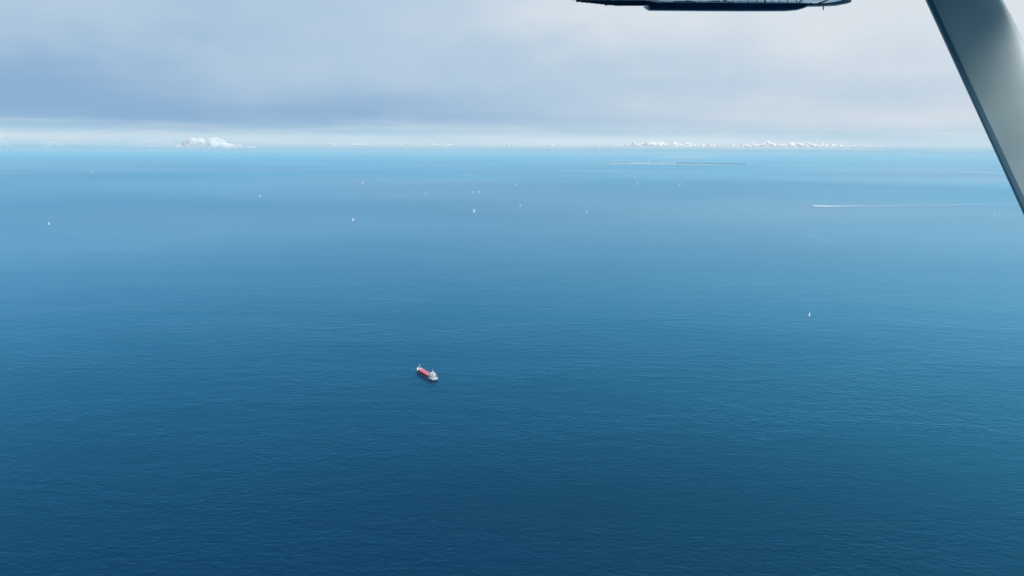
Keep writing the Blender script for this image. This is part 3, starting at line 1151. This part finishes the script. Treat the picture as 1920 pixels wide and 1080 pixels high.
def section(xte, xle, y, th, n=16):
    """closed wing section at span y: underside from trailing to leading edge, then back over the top"""
    zb = UA + UB * y if y > 3.55 else UA + UB * 3.55 - 0.03 * (3.55 - y)   # the outer panel sweeps up
    c = xle - xte
    lower, upper = [], []
    for i in range(n + 1):
        u = 0.5 - 0.5 * math.cos(math.pi * i / n)          # 0 at the leading edge
        x = xle - u * c
        k_ = max(0.0, 1 - u / 0.14)
        lower.append((x, y, zb + 0.34 * th * (1 - math.sqrt(max(0.0, 1 - k_ * k_)))))
        t = 5 * th * (0.2969 * math.sqrt(u) - 0.126 * u - 0.3516 * u * u + 0.2843 * u ** 3 - 0.1036 * u ** 4)
        upper.append((x, y, zb + 0.34 * th * (1 - u) + t * 0.95 + 0.006))
    return lower[::-1] + upper[1:-1]


bm = BM()
loft(bm, [section(xt, xl, y, th) for y, xt, xl, th in
          ((0.55, 0.14, 1.72, 0.20), (1.5, 0.14, 1.72, 0.20), (2.6, 0.14, 1.66, 0.19), (3.54, 0.42, 1.52, 0.165),
           (4.3, 0.47, 1.735, 0.145), (4.55, 0.52, 1.82, 0.135), (4.70, 0.63, 1.87, 0.125), (4.79, 0.76, 1.90, 0.115))])
wing = obj('wing', bm, M['wing_alloy'], plane)

# aileron: navy, with the pressed corrugations showing as teeth on its trailing edge
te = []
N = 11
for i in range(N):
    x0 = 1064 + (1164 - 1064) * i / N
    y0 = -1.4 + 11.0 * i / N
    te.append(under(x0, y0 + 0.9, 0.006))
    te.append(under(x0 + 8.2, y0 + 0.9, 0.006))
te.append(under(1166, 9.8, 0.006)); te.append(under(1213, 10.2, 0.006))
fr = [under(1240, 4.2, 0.006), under(1222, 1.6, 0.006), under(1205, -1.0, 0.006)]
inb = [Vector((0.60, 3.58, UA + UB * 3.58 - 0.006)), Vector((0.24, 3.58, UA + UB * 3.58 - 0.006))]
poly = te + fr + inb
bm = BM()
A = [bm.verts.new(p) for p in poly]
B = [bm.verts.new(p + Vector((0, 0, 0.016))) for p in poly]
bm.faces.new(A); bm.faces.new(B[::-1])
for i in range(len(A)):
    j = (i + 1) % len(A)
    bm.faces.new((A[i], B[i], B[j], A[j]))
bmesh.ops.triangulate(bm, faces=bm.faces[:])
ail = obj('aileron', bm, M['wing_navy'], plane)
for i in range(9):
    a_ = under(1080 + i * 9.0, 1.6 + i * 0.95, 0.009)
    b_ = a_ + Vector((0.34, -0.02, 0.0))
    b_.z = UA + UB * b_.y - 0.009
    obj('corrugation', rod(BM(), a_, b_, 0.006, 0.004, n=5), M['wing_navy'], ail)
w0 = under(1143, 8.2, 0.008)
obj('static_wick', rod(BM(), w0, w0 + Vector((-0.03, 0.0, -0.006)), 0.004, 0.002, n=5), M['seam'], ail)

# drooped wing tip fairing: rounded shell along the chord
def tip_ring(x, drop, back=1.0):
    y0 = 4.795
    zb = UA + UB * y0
    return [(x, y0 - 0.004, zb + 0.012), (x, y0, zb - 0.30 * drop), (x, y0 + 0.018, zb - 0.78 * drop), (x, y0 + 0.045, zb - drop),
            (x, y0 + 0.09, zb - drop * 0.97), (x, y0 + 0.15, zb - 0.55 * drop), (x, y0 + 0.20 * back, zb + 0.03),
            (x, y0 + 0.19 * back, zb + 0.075), (x, y0 + 0.10, zb + 0.085), (x, y0 - 0.004, zb + 0.08)]


xt0 = 0.79
bm = BM()
loft(bm, [tip_ring(x, dr, bk) for x, dr, bk in ((xt0 - 0.022, 0.002, 0.95), (xt0, 0.030, 1.0), (1.05, 0.031, 1.0), (1.30, 0.031, 1.0), (1.50, 0.030, 1.0),
                                               (1.58, 0.029, 0.97), (1.64, 0.024, 0.92), (1.675, 0.016, 0.86), (1.70, 0.007, 0.80))])
tip = obj('wing_tip', bm, M['wing_navy'], plane, smooth=True)
bm = BM()
loft(bm, [[(x, y, z - hh), (x, y + 0.06, z - hh * 0.8), (x, y + 0.08, z + 0.03), (x, y - 0.002, z + 0.03)] for x, y, z, hh in
          ((1.66, 4.80, UA + UB * 4.80, 0.010), (1.76, 4.80, UA + UB * 4.80, 0.008), (1.86, 4.80, UA + UB * 4.80 + 0.004, 0.007), (1.925, 4.79, UA + UB * 4.79 + 0.014, 0.004))])
obj('leading_edge_cap', bm, M['wing_navy'], plane)
h0 = under(1544, 11.5, 0.004)
obj('tie_down_ring', rod(BM(), h0, h0 + Vector((0, 0, -0.022)), 0.004, n=6), M['seam'], plane)

# seams, stiffener lines and rivets of the underside
for pts in ([(1352, -2), (1376, 7.4), (1440, 8.0), (1486, 7.0)], [(1433, -2), (1438, 11.2)], [(1505, -2), (1498, 5.5)],
            [(1556, -2), (1546, 3.0), (1530, 7.4), (1512, 9.6)], [(1262, 2.4), (1300, 2.6)], [(1334, 1.8), (1350, 1.8)]):
    bm = BM()
    for a, b in zip(pts, pts[1:]):
        rod(bm, under(*a, 0.001), under(*b, 0.001), 0.0032, n=5)
    obj('panel_seam', bm, M['seam'], wing)
bm = BM()
rv = random.Random(5)
for row, (x0, x1, ya, yb, n) in enumerate(((1262, 1500, 3.0, 1.8, 16), (1300, 1500, 8.4, 7.6, 11), (1286, 1308, 0.5, 5.0, 5), (1262, 1470, -4, -4, 14), (1512, 1580, 5.6, 4.4, 4))):
    for i in range(n):
        u = (i + 0.5) / n
        p = under(x0 + (x1 - x0) * u + rv.uniform(-1, 1), ya + (yb - ya) * u + rv.uniform(-0.2, 0.2), 0.001)
        rod(bm, p, p + Vector((0, 0, -0.0035)), 0.0050, 0.0035, n=6)
riv = obj('rivets', bm, M['seam'], wing)
riv['kind'] = 'stuff'

# wing strut: streamlined tube from the cabin side up to the wing
TE0, TE1 = at_depth(1740, 0, 2.30), at_depth(1920, 391, 1.86)
axis = (TE0 - TE1).normalized()
ku = (UA + UB * 3.55 - 0.03 * 1.0 - TE0.z) / axis.z
kl = (-1.05 - TE1.z) / axis.z
s_top = TE0 + axis * ku
s_bot = TE1 + axis * kl
nrm = axis.cross(Vector((1, 0, 0))).normalized()
chordv = nrm.cross(axis).normalized()
if chordv.x < 0:
    chordv = -chordv


def strut_ring(p, chord=0.198, th=0.058, n=15):
    lo, hi = [], []
    for i in range(n + 1):
        u = 0.5 - 0.5 * math.cos(math.pi * i / n)
        t = 5 * th * (0.2969 * math.sqrt(u) - 0.126 * u - 0.3516 * u * u + 0.2843 * u ** 3 - 0.1036 * u ** 4)
        c_ = p + chordv * chord * (1 - u)
        lo.append(c_ - nrm * max(t, 0.0015)); hi.append(c_ + nrm * max(t, 0.0015))
    return lo[::-1] + hi


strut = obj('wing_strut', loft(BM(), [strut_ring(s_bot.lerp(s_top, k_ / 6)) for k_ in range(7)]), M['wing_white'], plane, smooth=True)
bm = BM()
loft(bm, [[q - chordv * 0.004 + nrm * 0.004, q - chordv * 0.004 - nrm * 0.004, q + chordv * 0.007 - nrm * 0.0062, q + chordv * 0.007 + nrm * 0.0062]
          for q in (s_bot, s_top - axis * 0.2)])
obj('edge_shade_strip', bm, mat('edge_shade_teal', (0.04, 0.12, 0.17), 0.4), strut)  # added dark strip: shade on the strut's rear edge put into colour
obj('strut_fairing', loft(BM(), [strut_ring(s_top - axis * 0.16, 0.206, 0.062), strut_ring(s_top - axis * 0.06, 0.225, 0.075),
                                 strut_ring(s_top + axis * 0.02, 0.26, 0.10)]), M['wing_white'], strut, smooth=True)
